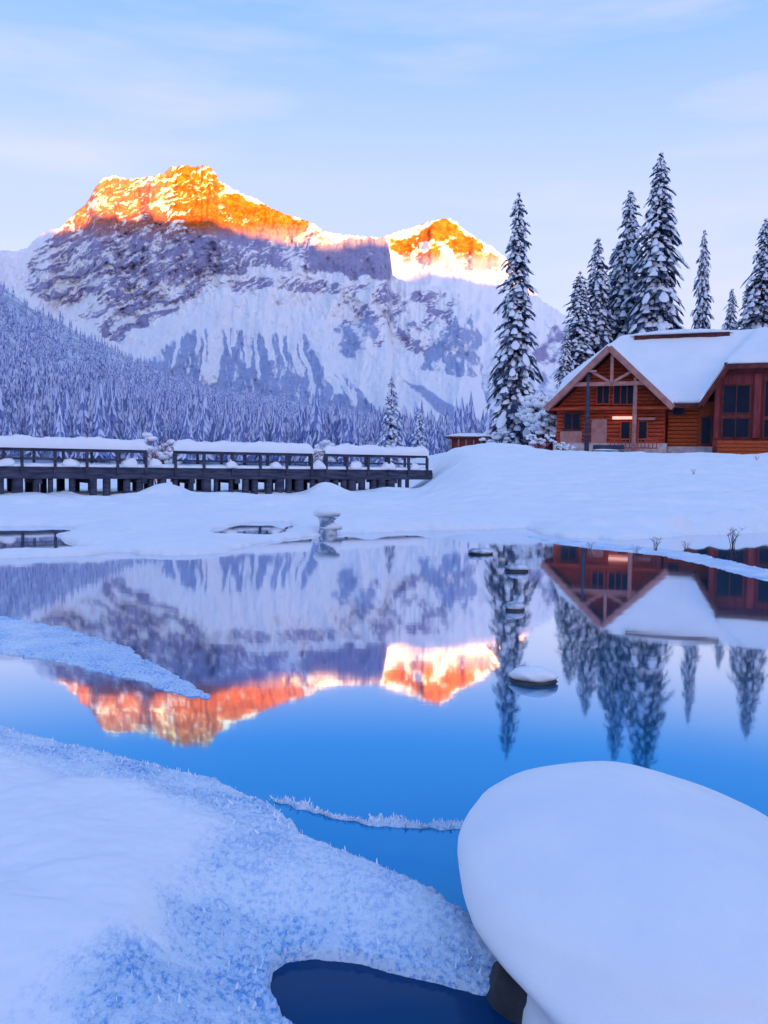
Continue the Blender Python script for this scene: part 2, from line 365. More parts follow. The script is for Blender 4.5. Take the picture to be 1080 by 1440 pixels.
def main_mask(px, py, wx, z):
    n = fbm(px / 26, py / 26, 5, 11); n2 = fbm(px / 9, py / 9, 4, 21)
    wpx, wpy = px + 14 * fbm(px / 40, py / 40, 6, 5, .6), py + 10 * fbm(px / 40, py / 40, 6, 6, .6)
    # ledges climbing to the right
    d = (wpy + .52 * wpx) / 11.0
    ua, va = wpx * .887 - wpy * .46, wpx * .46 + wpy * .887
    stripes = np.clip(.5 + 1.5 * fbm(ua / 60, va / 9.5, 5, 13, .55), 0, 1)
    upper = soft(wpx, wpy, [(20, 400), (60, 345), (150, 330), (215, 308), (330, 345), (350, 385), (330, 405), (250, 430), (160, 475), (80, 430)], 8)
    rock = upper * (.20 + .72 * stripes)
    dark = soft(wpx, wpy, [(170, 345), (220, 315), (330, 330), (450, 325), (480, 350), (470, 385), (350, 380), (300, 395), (200, 395), (150, 380)], 9)
    rock = np.maximum(rock, dark * (.62 + .45 * n))
    cliff = soft(wpx, wpy, [(440, 345), (500, 335), (547, 334), (553, 392), (470, 388), (430, 378)], 4)
    rock = np.maximum(rock, cliff * (.78 + .3 * n))
    band = soft(wpx, wpy, [(330, 392), (400, 385), (470, 400), (550, 395), (550, 412), (470, 418), (400, 404), (330, 412)], 4)
    rock = np.maximum(rock, band * (.6 + .6 * n))
    diag = soft(wpx, wpy, [(150, 475), (200, 447), (248, 430), (262, 438), (215, 452), (165, 482)], 3)
    rock = np.maximum(rock, diag * .8)
    but = soft(wpx, wpy, [(470, 412), (520, 404), (600, 402), (650, 415), (668, 440), (672, 480), (610, 505), (540, 500), (480, 470)], 7)
    rock = np.maximum(rock, but * (.45 + .9 * n + .35 * n2))
    top = soft(wpx, wpy, [(250, 320), (275, 285), (330, 272), (400, 300), (445, 312), (430, 335), (330, 345)], 5)
    rock = np.maximum(rock, top * (.85 + .25 * n))
    lt = soft(wpx, wpy, [(50, 350), (80, 320), (130, 255), (200, 248), (240, 232), (300, 232), (320, 280), (260, 320), (160, 340)], 6)
    st2 = np.clip(.5 + 1.5 * fbm((wpx - .25 * wpy) / 34, (wpy + .3 * wpx) / 8, 5, 15, .6), 0, 1)
    rock = np.maximum(rock, lt * np.clip(.52 + .6 * st2 + .4 * n, 0, 1))
    fine = fbm(ua / 22, va / 3.6, 4, 19, .6)
    rock = rock * np.clip(.95 + 1.1 * fine, .2, 1.25)
    rock = np.maximum(rock, np.maximum(top * (.80 + .35 * n + .25 * fine), cliff * (.72 + .25 * n)))
    wpx, wpy = px + .35 * (wpx - px), py + .35 * (wpy - py)
    # frosted trees creeping up between avalanche chutes
    tr = soft(wpx, wpy, [(190, 525), (225, 490), (262, 466), (300, 458), (345, 462), (372, 470), (420, 462), (470, 515), (520, 560), (600, 600), (760, 600), (760, 700), (100, 700)], 8)
    ch = np.zeros_like(px)
    for cx0, cy0, cx1, cy1, w0, w1 in ((305, 440, 296, 545, 11, 12), (282, 450, 275, 500, 5, 3), (345, 440, 352, 520, 8, 4), (372, 440, 382, 510, 7, 4), (400, 440, 425, 535, 9, 5), (425, 440, 480, 560, 10, 7), (330, 440, 326, 490, 5, 3), (256, 455, 240, 520, 4, 2), (318, 450, 322, 500, 3, 2), (359, 450, 366, 535, 3, 2), (388, 450, 402, 520, 4, 2), (414, 455, 446, 560, 4, 3), (440, 455, 500, 575, 4, 4), (288, 455, 284, 540, 2.5, 2), (470, 470, 560, 590, 16, 20), (520, 490, 680, 600, 20, 22), (600, 520, 720, 590, 18, 22)):
        t = np.clip((wpy - cy0) / (cy1 - cy0), 0, 1.0)
        c = cx0 + (cx1 - cx0) * t; w = w0 + (w1 - w0) * t
        ch = np.maximum(ch, (1 - ss(.55, 1.15, np.abs(wpx - c) / w)) * (1 - ss(.9, 1.0, (wpy - cy0) / (cy1 - cy0))) * ss(-.2, .05, (wpy - cy0) / (cy1 - cy0)))
    trees = tr * (1 - ch) * (.76 + .3 * n + .75 * fbm(wpx / 5, wpy / 30, 4, 17))
    tri = soft(wpx, wpy, [(588, 520), (612, 470), (645, 440), (665, 445), (700, 525), (660, 532)], 5)  # cliff in shade: its blue shade painted in as tree cover
    trees = np.maximum(trees, tri * (.62 + .5 * n + .6 * fbm(px / 9, py / 16, 5, 18, .6)))
    low = soft(wpx, wpy, [(470, 460), (520, 440), (545, 470), (500, 510), (470, 500)], 8)
    trees = np.maximum(trees, low * (.5 + .9 * n))
    strip = soft(wpx, wpy, [(560, 530), (590, 540), (690, 600), (640, 600)], 5); trees = np.maximum(trees, strip * .7)
    trees = np.maximum(trees, ss(575, 605, py) * .8)
    alpenglow = ss(345, 310, py + 8 * n)  # summit zone where the orange sunlight is painted into the rock
    alpenglow = np.where(px < 240, alpenglow * .8, alpenglow)
    relief = 1.3 * (ridged(px / 85 + .15 * py / 85, py / 210, 5, 31) - .9) + .35 * (stripes - .5) * upper + .5 * fbm(px / 14, py / 22, 5, 41, .6) + .25 * fine * upper
    return np.clip(np.stack([rock, trees, alpenglow], -1), 0, 1), -relief

main_ridge = [(-500, 420), (-250, 400), (-80, 372), (0, 352), (20, 354), (40, 348), (58, 327), (85, 320), (105, 300), (122, 286), (134, 264), (145, 251), (162, 247), (180, 252), (205, 249), (230, 245), (240, 235), (256, 233), (275, 234), (292, 233), (300, 240), (308, 254), (330, 267), (360, 280), (385, 294), (410, 304), (435, 311), (455, 325), (475, 329), (495, 331), (515, 333), (545, 334), (549, 360), (553, 388), (575, 398), (620, 404), (650, 415), (662, 438), (682, 482), (702, 522), (740, 560), (800, 600), (900, 640)]
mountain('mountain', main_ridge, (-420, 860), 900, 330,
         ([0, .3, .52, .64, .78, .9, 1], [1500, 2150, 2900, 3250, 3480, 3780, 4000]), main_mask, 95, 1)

def peak_mask(px, py, wx, z):
    n = fbm(px / 22, py / 22, 5, 51)
    wpx, wpy = px + 8 * n, py + 6 * fbm(px / 30, py / 30, 3, 55)
    rock = soft(wpx, wpy, [(578, 345), (600, 318), (626, 303), (652, 326), (672, 350), (640, 338), (612, 336)], 4) * (.85 + .4 * n)
    rock = np.maximum(rock, soft(wpx, wpy, [(550, 335), (600, 312), (640, 312), (715, 365), (700, 385), (560, 372)], 6) * np.clip(.62 + .9 * n + .5 * fbm(px / 7, py / 5, 3, 57), 0, 1))
    rock = np.maximum(rock, soft(wpx, wpy, [(640, 345), (665, 352), (660, 362), (640, 358)], 3) * .6)
    rock = np.maximum(rock, soft(wpx, wpy, [(745, 480), (775, 455), (830, 450), (900, 500), (900, 560), (745, 540)], 10) * (.45 + .7 * n))
    trees = ss(480, 560, py) * (.55 + .6 * n)
    alpenglow = ss(372, 352, py)  # sunlit top of this peak, given the painted orange glow
    relief = 1.0 * (ridged(px / 60, py / 120, 5, 61) - .9) + .3 * fbm(px / 12, py / 16, 3, 63)
    return np.clip(np.stack([rock, trees, alpenglow], -1), 0, 1), -relief
peak_ridge = [(400, 430), (470, 380), (520, 340), (545, 330), (572, 322), (600, 312), (625, 306), (641, 312), (656, 326), (680, 340), (706, 357), (735, 392), (765, 425), (800, 446), (850, 470), (950, 500), (1200, 520), (1600, 540)]
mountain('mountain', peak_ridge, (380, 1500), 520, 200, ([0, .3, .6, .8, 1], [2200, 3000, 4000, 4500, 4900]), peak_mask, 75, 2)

# the range behind the viewer, whose shadow has already climbed the valley
def back_range():
    s2 = np.array([math.sin(SUN_AZ), -math.cos(SUN_AZ)]); p2 = np.array([-s2[1], s2[0]])
    a = np.linspace(-9000, 9000, 240); b = np.linspace(-1, 1, 41)
    A, B = np.meshgrid(a, b)
    crest = 1388 + 55 * fbm(a / 900, a * 0 + .5, 4, 71)
    H = crest[None] * (1 - np.abs(B)) ** .9 + 60 * (ridged(A / 900, B * 3, 4, 72) - .9) * (1 - np.abs(B)) * (np.abs(B) > .04)
    XY = s2[None, None] * (5000 + B * 2600)[..., None] + p2[None, None] * A[..., None]
    P = np.concatenate([XY, H[..., None] - 3], -1)
    me = gridmesh('mountain', P[::-1], [M['mountain']])
    c = np.zeros(P.shape); c[..., 0] = .45 + .3 * fbm(A / 400, B * 8, 4, 73); c[..., 1] = ss(.45, .75, np.abs(B))
    attr(me, 'cover', np.clip(c[::-1], 0, 1))
    struct('mountain', me)
back_range()

# ------------------------------------------------------------------ forested hillside
HILL = [(-500, 170), (-250, 280), (0, 408), (50, 437), (100, 464), (135, 481), (205, 514), (260, 536), (330, 553), (400, 563), (480, 577), (560, 592), (640, 606), (760, 616), (900, 625), (1500, 640)]
HA, HE = azel(HILL)
def hill_pt(az, e):
    te = np.interp(az, HA, HE)
    Rr = np.interp(az, [-.6, -.4, -.2, .1, .4], [950, 950, 1150, 1250, 1250])
    rr = 230 + (Rr - 230) * e ** 1.25
    z0 = .3
    z = z0 + (CAM_H + te * Rr - z0) * (.30 * e + .70 * e * e)
    z = z + 5 * fbm(az * 30, e * 6, 3, 81) * ss(0, .2, e)
    return rr, z
def hillside():
    az = np.linspace(azel([(-450, 600)])[0][0], azel([(1450, 600)])[0][0], 260); e = np.linspace(0, 1, 90)
    A, E_ = np.meshgrid(az, e); rr, z = hill_pt(A, E_)
    P = np.stack([np.sin(A) * rr, np.cos(A) * rr, z], -1)
    rb = rr[-1] + 300
    B = np.stack([np.sin(az) * rb, np.cos(az) * rb, z[-1] * .6 - 20], -1)[None]
    struct('forested_hillside', gridmesh('forested_hillside', np.concatenate([P, B]), [M['forest_floor']]))
hillside()

def forest_tree(seed):
    """a small frosted conifer, unit height: arrays V, F(tri), material index"""
    rg = np.random.RandomState(seed); V = []; T = []; mi = []
    def tri(a, b, c, m): T.append((a, b, c)); mi.append(m)
    b = len(V); V += [(.012, 0, 0), (-.006, .01, 0), (-.006, -.01, 0), (0, 0, .5)]
    for q in ((0, 1, 3), (1, 2, 3), (2, 0, 3)): tri(*[b + k for k in q], 1)
    lv = 8; Rb = .15 + .05 * rg.rand()
    for i in range(lv):
        z1 = .10 + .80 * (i / lv) ** .95; zt = z1 + .20
        rad = Rb * (1 - (z1 - .05) / .98) * (.85 + .3 * rg.rand()); n = 7
        top = len(V); V.append((0, 0, min(zt, 1.0 if i == lv - 1 else zt)))
        ring = []
        ph = rg.rand() * 6
        for k in range(2 * n):
            t = ph + math.pi * k / n; q = rad * ((.75 + .5 * rg.rand()) if k % 2 == 0 else .45)
            V.append((q * math.cos(t), q * math.sin(t), z1 - (.035 if k % 2 == 0 else -.03) * (1 - .6 * i / lv))); ring.append(len(V) - 1)
        for k in range(2 * n):
            tri(top, ring[k], ring[(k + 1) % (2 * n)], 0 if rg.rand() < .50 else 1)
    V[-2 * 7 - 1] = (0, 0, 1.0)
    return np.array(V), np.array(T), np.array(mi)
FT = [forest_tree(s) for s in range(5)]
def forest():
    rg = np.random.RandomState(12); pts = []
    a_lo = azel([(-160, 600)])[0][0]; a_hi = azel([(770, 600)])[0][0]
    n = 5600
    az = a_lo + (a_hi - a_lo) * rg.rand(n); e = rg.rand(n) ** 1.05 * .985 + .015
    rr, z = hill_pt(az, e)
    H = (9.5 + 11 * rg.rand(n) ** 1.6) * (1 - .30 * e) * (1 + .45 * fbm(az * 38, e * 7, 3, 83))
    x, y = np.sin(az) * rr, np.cos(az) * rr
    ratio = H / rr; order = np.argsort(-ratio)
    inview = []
    for i in order:
        p = project([x[i], y[i], z[i] + H[i]])
        if -5 < p[0] < 690: inview.append(i)
    near = inview[:300]; ns = set(near)
    meshes = [new_mesh('forest_tree', v, t, [M['forest_frost'], M['frosted_needles']], False, m) for v, t, m in FT]
    for i in near:
        o = link('forest_tree', meshes[i % 5]); o.location = (x[i], y[i], z[i] - .2); s = H[i] * .95
        o.scale = (s * .85, s * .85, s); o.rotation_euler = (0, 0, rg.rand() * 6)
        tag(o, 'slender frosted conifer in the dense forest on the slope behind the footbridge', 'tree', 'frosted conifers of the valley forest')
    VV = []; TT = []; MM = []; b = 0
    for i in range(n):
        if i in ns: continue
        v, t, m = FT[i % 5]; th = rg.rand() * 6; c, s_ = math.cos(th), math.sin(th); s = H[i]; w = s * .85
        q = np.stack([(v[:, 0] * c - v[:, 1] * s_) * w + x[i], (v[:, 0] * s_ + v[:, 1] * c) * w + y[i], v[:, 2] * s + z[i] - .2], -1)
        VV.append(q); TT.append(t + b); MM.append(m); b += len(v)
    me = new_mesh('forest', np.concatenate(VV), np.concatenate(TT), [M['forest_frost'], M['frosted_needles']], False, np.concatenate(MM))
    struct('forest', me, 'stuff')
forest()

# ------------------------------------------------------------------ lake, lake bed, snow ground
g = 14000
struct('lake_bed', new_mesh('lake_bed', [(-g, -g, -6), (g, -g, -6), (g, g, -6), (-g, g, -6)], [(0, 1, 2, 3)], [M['snow']]))
struct('lake', new_mesh('lake', [(-260, -120, 0), (260, -120, 0), (260, 150, 0), (-260, 150, 0)], [(0, 1, 2, 3)], [M['lake']]))

SHORE = gpoly([(-400, 800), (-150, 790), (0, 785), (60, 784), (110, 782), (160, 775), (200, 779), (250, 781), (310, 777), (350, 766), (400, 757), (450, 752), (520, 748), (600, 746), (680, 744), (740, 742), (765, 750), (800, 756), (840, 757), (880, 759), (920, 757), (960, 753), (1000, 752), (1040, 750), (1080, 749), (1300, 744), (1600, 740)])
SHORE = np.concatenate([SHORE, [[1500, 400], [1500, 4000], [-1500, 4000], [-1500, 300]]])
POOLS = [gpoly(p) for p in (
    [(-60, 742), (0, 740), (60, 739), (112, 741), (100, 749), (80, 753), (95, 762), (140, 768), (120, 774), (60, 777), (0, 778), (-60, 780)],
    [(286, 747), (320, 739), (350, 733), (410, 733), (416, 741), (408, 752), (370, 757), (330, 757)],
    [(178, 751), (195, 749), (212, 753), (196, 756)])]
def bank_z(x, y):
    ts = ss(-.3, 3.6, x - np.interp(y, [20, 50, 80], [1.0, 1.55, 1.0]))
    tf = ss(30, 56, y)
    z = 2.15 * ts * tf + .35 * ts * ss(22, 32, y)
    z = z + .35 * np.exp(-((x - 7.5) / 3.2) ** 2 - ((y - 56) / 6.0) ** 2)
    return z
def ground_z(x, y, fine=True):
    P = np.stack([x, y], -1)
    d = sdf(P, SHORE)
    for p in POOLS: d = np.minimum(d, -sdf(P, p))
    d = d + .30 * fbm(x * 1.1, y * .7, 5, 91, .6)
    edge = np.where(d > 0, .05 + .20 * (1 - np.exp(-np.maximum(d, 0) / .7)), np.maximum(.05 + d * 1.2, -.8))
    k = ss(0, 6, d)
    z = edge + bank_z(x, y) * ss(0, 3, d) + k * (.13 * fbm(x / 6, y / 6, 3, 93) + .10 * fbm(x / 2.2, y / 1.3, 5, 94) + .10 * ss(.05, .35, fbm(x / 3.2, y / 1.2, 3, 95)))
    r = np.hypot(x, y)
    for mx_, my_, h, w in MOUNDS: z = z + h * np.exp(-((x - mx_) ** 2 + (y - my_) ** 2) / (w * w)) * ss(0, .5, d)
    return z
def mound(px, Y, h, w):
    p = at(np.array(px), np.array(690.), Y); return (float(p[0]), Y, h, w)
MOUNDS = [mound(232, 40.3, .55, 1.1), mound(458, 44.5, .55, 1.0), mound(95, 39.5, .18, .8), mound(330, 37, .15, 2), mound(560, 47.3, .35, 1.5), mound(1030, 33, .28, 1.6), mound(990, 30, .2, 1.2), mound(1055, 26.0, .22, .8), mound(870, 25.2, .16, .7), mound(40, 31, .16, .5), mound(88, 30, .2, .45), mound(345, 31, .14, .5), mound(395, 30.2, .18, .45), mound(520, 25.2, .12, .5), mound(620, 25, .14, .6), mound(800, 24.6, 0.14, 0.4), mound(838, 24.3, 0.2, 0.35), mound(902, 24.4, 0.24, 0.4), mound(955, 24.6, 0.26, 0.45), mound(985, 25.6, 0.3, 0.5), mound(1015, 26.6, 0.26, 0.6), mound(1062, 27.5, 0.3, 0.7), mound(1045, 29.5, 0.26, 0.5), mound(770, 25.4, 0.12, 0.5), mound(905, 30, 0.2, 1.0), mound(960, 36, 0.25, 1.6), mound(930, 25.0, .2, .8), mound(700, 58, .3, 2.5), mound(640, 54, .18, 1.5)]
def snow_ground():
    az = np.linspace(-R(34), R(34), 620)
    r = np.concatenate([np.exp(np.linspace(math.log(12.5), math.log(75), 440)), np.exp(np.linspace(math.log(76), math.log(2600), 70))])
    A, RR = np.meshgrid(az, r); x, y = np.sin(A) * RR, np.cos(A) * RR
    P = np.stack([x, y, ground_z(x, y)], -1)
    struct('snow_ground', gridmesh('snow_ground', P, [M['snow']]))
snow_ground()
def gz(x, y): return float(ground_z(np.array([[x]], float), np.array([[y]], float))[0, 0])

# ------------------------------------------------------------------ foreground shelf, ice sheets
SHELF = gpoly([(-420, 905), (-200, 960), (0, 1012), (100, 1040), (200, 1063), (290, 1085), (360, 1110), (410, 1136), (440, 1162), (500, 1192), (560, 1214), (640, 1248), (700, 1292), (745, 1335), (800, 1370), (900, 1420), (1300, 1440), (1500, 1900), (-800, 2100)], .12) + np.array([0, .10])
HOLE = gpoly([(374, 1392), (380, 1362), (400, 1346), (440, 1341), (500, 1348), (560, 1362), (620, 1376), (680, 1392), (720, 1400), (760, 1380), (800, 1440), (780, 1560), (600, 1560), (470, 1500), (400, 1440)], .02)
def shelf():
    xs = np.arange(-4.6, 2.4, .0135); ys = np.arange(1.5, 8.2, .0135)
    X, Y = np.meshgrid(xs, ys); P = np.stack([X, Y], -1)
    n = fbm(X * 2.2, Y * 2.2, 4, 101); nf = fbm(X * 16, Y * 16, 3, 102); ng = fbm(X * 42, Y * 30, 2, 103)
    d = sdf(P, SHELF) + .05 * n + .02 * nf
    h = sdf(P, HOLE); dh = -h + .015 * n
    px, py = project(np.stack([X, Y, X * 0 + .15], -1))
    # frost: granular along the outer edge and towards the pool, smooth drift at left
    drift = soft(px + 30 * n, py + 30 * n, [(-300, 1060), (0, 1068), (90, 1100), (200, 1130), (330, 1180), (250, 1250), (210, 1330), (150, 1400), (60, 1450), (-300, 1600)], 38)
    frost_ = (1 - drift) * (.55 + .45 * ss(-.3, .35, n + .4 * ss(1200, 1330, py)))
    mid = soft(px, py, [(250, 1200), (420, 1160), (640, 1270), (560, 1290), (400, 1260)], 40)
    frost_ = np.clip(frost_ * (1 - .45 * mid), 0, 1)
    top = .10 + .07 * ss(0, .6, d) + .10 * ss(.3, 1.8, d) + .03 * n * ss(.1, .8, d) + .07 * drift
    z = -.35 + (top + .35) * (1 - np.exp(-np.maximum(d + .03, 0) / .045)) 
    z = np.where(d < -.03, -.35, z)
    # the pool: banks slope down gently on the frosty side
    z = np.where((dh > 0) & (d > .02), z * (.22 + .78 * ss(0, .55, dh)) + .01, z)
    z = np.where(dh < 0, np.maximum(-.35, np.minimum(z, .03 + 3.0 * dh)), z)
    z = z + (.016 * ng + .014 * nf) * frost_ * ss(0, .05, d) + .004 * nf * (1 - frost_)
    z = z + .16 * np.exp(-((X + 1.75) / .45) ** 2 - ((Y - 2.75) / .35) ** 2)
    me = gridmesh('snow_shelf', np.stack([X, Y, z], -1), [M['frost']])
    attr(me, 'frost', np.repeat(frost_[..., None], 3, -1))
    struct('snow_shelf', me)
    return X, Y, z, d, dh, frost_
SH = shelf()
M['pool'] = lake_mat('pool_shade_water', (.0, .036, .13), 1.33)  # extra sheet over the lake, the hole's shade put into its colour
def pool():
    lo, hi = HOLE.min(0) - .1, HOLE.max(0) + .1
    struct('pool_shade_water', new_mesh('pool_shade_water', [(lo[0], lo[1], .004), (hi[0], lo[1], .004), (hi[0], hi[1], .004), (lo[0], hi[1], .004)], [(0, 1, 2, 3)], [M['pool']]))
pool()

def ice_sheet(poly, step, thick, seed, fr=1.0, zr=.02):
    lo, hi = poly.min(0) - .4, poly.max(0) + .4
    X, Y = np.meshgrid(np.arange(lo[0], hi[0], step), np.arange(lo[1], hi[1], step))
    n = fbm(X * 1.6, Y * 1.6, 4, seed); nf = fbm(X * 9, Y * 9, 3, seed + 3)
    d = sdf(np.stack([X, Y], -1), poly) + .10 * n + .05 * nf
    z = np.where(d > 0, zr + thick * (1 - np.exp(-np.maximum(d, 0) / .25)) + .012 * nf, np.maximum(-.15, zr + d * 1.0))
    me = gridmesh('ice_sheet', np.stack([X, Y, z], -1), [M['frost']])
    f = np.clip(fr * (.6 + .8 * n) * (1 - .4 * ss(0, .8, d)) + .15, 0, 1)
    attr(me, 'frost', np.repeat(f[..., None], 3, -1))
    struct('ice_sheet', me)
ice_sheet(gpoly([(-200, 838), (-60, 855), (0, 866), (50, 874), (110, 888), (170, 905), (215, 930), (260, 955), (292, 974), (240, 966), (190, 950), (130, 935), (60, 922), (0, 915), (-200, 905)], .03), .025, .035, 111, 1.3)
ice_sheet(gpoly([(735, 752), (790, 757), (860, 765), (930, 771), (985, 778), (1080, 800), (1250, 822), (1250, 842), (1080, 816), (985, 792), (930, 780), (860, 773), (790, 765)], .02), .06, .015, 121, 1.0, .008)

# ------------------------------------------------------------------ hoar-frost crystals (stuff)
def rim_line(n=90):
    r = gpoly([(388, 1127), (430, 1139), (470, 1150), (520, 1160), (570, 1164), (620, 1166), (690, 1166)], .0)
    t = np.linspace(0, 6, n); c = np.stack([np.interp(t, np.arange(7), r[:, k]) for k in (0, 1)], 1)
    c[:, 1] += .03 * fbm(t * 2.2, t * 0, 4, 171); w = .018 + .13 * np.clip(fbm(t * 1.7, t * 0 + 3, 4, 172) + .22, 0, 1)
    return c, w
def crystals():
    rg = np.random.RandomState(5); X, Y, z, d, dh, fr = SH
    V = []; T = []
    def flake(x, y, z0, s, n=2):
        for _ in range(n):
            t = rg.rand() * 6.28; b = len(V); lean = rg.randn(2) * .45 * s
            c, s_ = math.cos(t) * s * .22, math.sin(t) * s * .22
            V.extend([(x - c, y - s_, z0 - .004), (x + c, y + s_, z0 - .004), (x + lean[0] + c * .9, y + lean[1] + s_ * .9, z0 + s * .7), (x + lean[0], y + lean[1], z0 + s * (.9 + .4 * rg.rand()))])
            T.extend([(b, b + 1, b + 2), (b, b + 2, b + 3)])
    w = fr * (d > .02) * (dh > .015)
    ii = np.flatnonzero(rg.rand(*w.shape) < w * .06)
    for k in ii[: 26000]:
        flake(X.flat[k], Y.flat[k], z.flat[k], .010 + .018 * rg.rand() ** 2, 1)
    c, w = rim_line()
    for i in range(len(c)):
        for q in range(16):
            o = rg.rand() * w[i]; tall = (.006 + .022 * rg.rand() ** 2.2) * (.6 + 4 * w[i])
            flake(c[i, 0] + rg.randn() * .012, c[i, 1] + o, .006, tall, 1)
    me = new_mesh('frost_crystals', np.array(V), np.array(T), [M['tree_snow']], False)
    struct('frost_crystals', me, 'stuff')
crystals()
def rim_ice():
    c, w = rim_line(); n = len(c); rows = []
    for f, z in ((-.15, -.012), (0, .006), (.35, .014), (.8, .010), (1.0, .004), (1.15, -.012)):
        rows.append(np.stack([c[:, 0], c[:, 1] + f * w, np.full(n, z)], 1))
    me = gridmesh('ice_rim', np.stack(rows), [M['frost']]); attr(me, 'frost', np.full((6 * n, 3), .75)); struct('ice_rim', me)
rim_ice()

# ------------------------------------------------------------------ snow-covered boulder in front
def boulder():
    root = empty('snow_covered_boulder', (.99, 3.3, 0), 0, 'huge smooth pillow of snow over a dark boulder beside the frosty foreground shelf', 'boulder')
    # cap: stacked rings (z, centre x, centre y, radius x, radius y), widest above an undercut waist
    rings = [(-.10, .28, -.52, .80, .96), (.03, .28, -.46, .775, .96), (.10, .26, -.38, .735, .96), (.17, .23, -.25, .745, .98), (.25, .18, -.10, .825, .98), (.33, .16, .0, .83, .96), (.40, .16, .04, .80, .93), (.45, .17, .06, .73, .84), (.485, .17, .06, .63, .73), (.51, .18, .04, .50, .58), (.526, .19, .02, .33, .40), (.533, .2, .0, .17, .2), (.535, .2, 0, 0, 0)]
    n = 96; zs = [q[0] for q in rings]
    from_s = np.linspace(0, len(rings) - 1, 90)
    def cr(col):
        v = np.array([q[col] for q in rings]); out = []
        for s in from_s:
            i = int(min(s, len(v) - 2)); t = s - i
            p0, p1, p2, p3 = v[max(i - 1, 0)], v[i], v[i + 1], v[min(i + 2, len(v) - 1)]
            out.append(.5 * (2 * p1 + (p2 - p0) * t + (2 * p0 - 5 * p1 + 4 * p2 - p3) * t * t + (3 * p1 - p0 - 3 * p2 + p3) * t ** 3))
        return np.array(out)
    Z, CX, CY, RX, RY = [cr(i) for i in range(5)]
    th = np.linspace(0, 2 * math.pi, n + 1)
    TH, _ = np.meshgrid(th, from_s)
    sx = np.sign(np.cos(TH)) * np.abs(np.cos(TH)) ** .92; sy = np.sign(np.sin(TH)) * np.abs(np.sin(TH)) ** .92
    x = CX[:, None] + np.maximum(RX, 0)[:, None] * sx; y = CY[:, None] + np.maximum(RY, 0)[:, None] * sy
    w = 1 + .028 * fbm(x * 1.4, y * 1.4 + Z[:, None] * 2, 4, 131)
    Zt = Z[:, None] * .94 - .22 * np.maximum(x - .12, 0) ** 1.25 * np.clip(Z[:, None] / .5, 0, 1)
    P = np.stack([x * w, y * w, Zt + .016 * fbm(x * 1.3, y * 1.3, 5, 133)], -1)
    link('snow_cap', gridmesh('snow_cap', P, [M['near_snow']]), root)
    b = MB(); b.blob((-.44, -.33, .0), .14, .17, .13, 3, .5, 28, 18); b.blob((.35, -.3, -.02), .70, .85, .16, 4, .3, 28, 12)
    b.build('rock', M['rock'], root, True)
boulder()

# ------------------------------------------------------------------ snow-capped rocks in the water
def water_rock(px, py, w, capz, label, seed, sm='snow'):
    p = ground(np.array(px), np.array(py))
    root = empty('snow_capped_rock', (p[0], p[1], 0), 0, label, 'rock', 'snow-capped rocks standing in the lake')
    b = MB(); b.blob((0, 0, 0), w * .47, w * .36, capz * .45, seed, .25, 24, 12); b.build('rock', M['rock'], root, True)
    b = MB(); b.blob((0, 0, capz * .42), w * .5, w * .40, capz * .55, seed + 9, .18, 28, 14, flat=-capz * .2); b.build('snow_cap', M[sm], root, True)
water_rock(751, 958, .42, .13, 'broad flat snow-capped rock alone in the blue water below the tall spruce reflection', 1)
water_rock(724, 858, .27, .12, 'small rounded rock under snow in the middle of the tall spruce reflection', 2, 'frosted_stone')
water_rock(727, 803, .44, .14, 'snowy rock nearer the far shore, upper one of two in the tall spruce reflection', 3, 'frosted_stone')
water_rock(676, 779, .55, .13, 'low snowy rock lump left of the tall spruce reflection, close to the far shore', 5, 'frosted_stone')

def stump():
    p = ground(np.array(460.), np.array(752.))
    root = empty('snow_capped_stump', (p[0], p[1], 0), 0, 'old stump with a mushroom cap of snow standing at the lake edge', 'stump')
    b = MB(); b.tube([(0, 0, -.2), (.02, 0, .15), (-.02, 0, .36), (0, 0, .48)], [.30, .23, .20, .26], 14); b.build('stem', M['frosted_stone'], root, True)
    b = MB(); b.blob((0, 0, .58), .36, .33, .17, 8, .2, 20, 10, flat=-.1); b.blob((.12, -.05, .20), .3, .2, .12, 9, .2, 14, 8, flat=-.06); b.build('snow_cap', M['tree_snow'], root, True)
stump()

# ------------------------------------------------------------------ shrubs and twigs
def shrub(name, loc, h, w, label, m, seed, group=None, n=16, snowy=True):
    rg = random.Random(seed); root = empty(name, loc, 0, label, 'shrub', group)
    b = MB(); s = MB()
    for i in range(n):
        a = rg.random() * 6.28; q = w * (.2 + .8 * rg.random()) * .5; hh = h * (.5 + .5 * rg.random())
        p0 = (rg.uniform(-.08, .08) * w, rg.uniform(-.08, .08) * w, -.1); p1 = (q * .5 * math.cos(a), q * .5 * math.sin(a), hh * .6); p2 = (q * math.cos(a), q * math.sin(a), hh)
        b.tube([p0, p1, p2], [.02 * h, .014 * h, .006 * h], 5)
        for k in range(3):
            t = rg.uniform(.35, .95); base = [p1[j] + (p2[j] - p1[j]) * t for j in range(3)]; a2 = rg.random() * 6.28
            tip = (base[0] + .22 * h * math.cos(a2), base[1] + .22 * h * math.sin(a2), base[2] + .16 * h)
            b.tube([base, tip], [.008 * h, .004 * h], 4)
            if snowy and rg.random() < .75: s.blob(((base[0] + tip[0]) / 2, (base[1] + tip[1]) / 2, (base[2] + tip[2]) / 2 + .03 * h), .10 * h * rg.uniform(.7, 1.3), .09 * h, .05 * h, rg.randint(0, 999), .3, 7, 5)
    b.build('branches', m, root)
    if snowy: s.build('snow_load', M['tree_snow'], root, True)

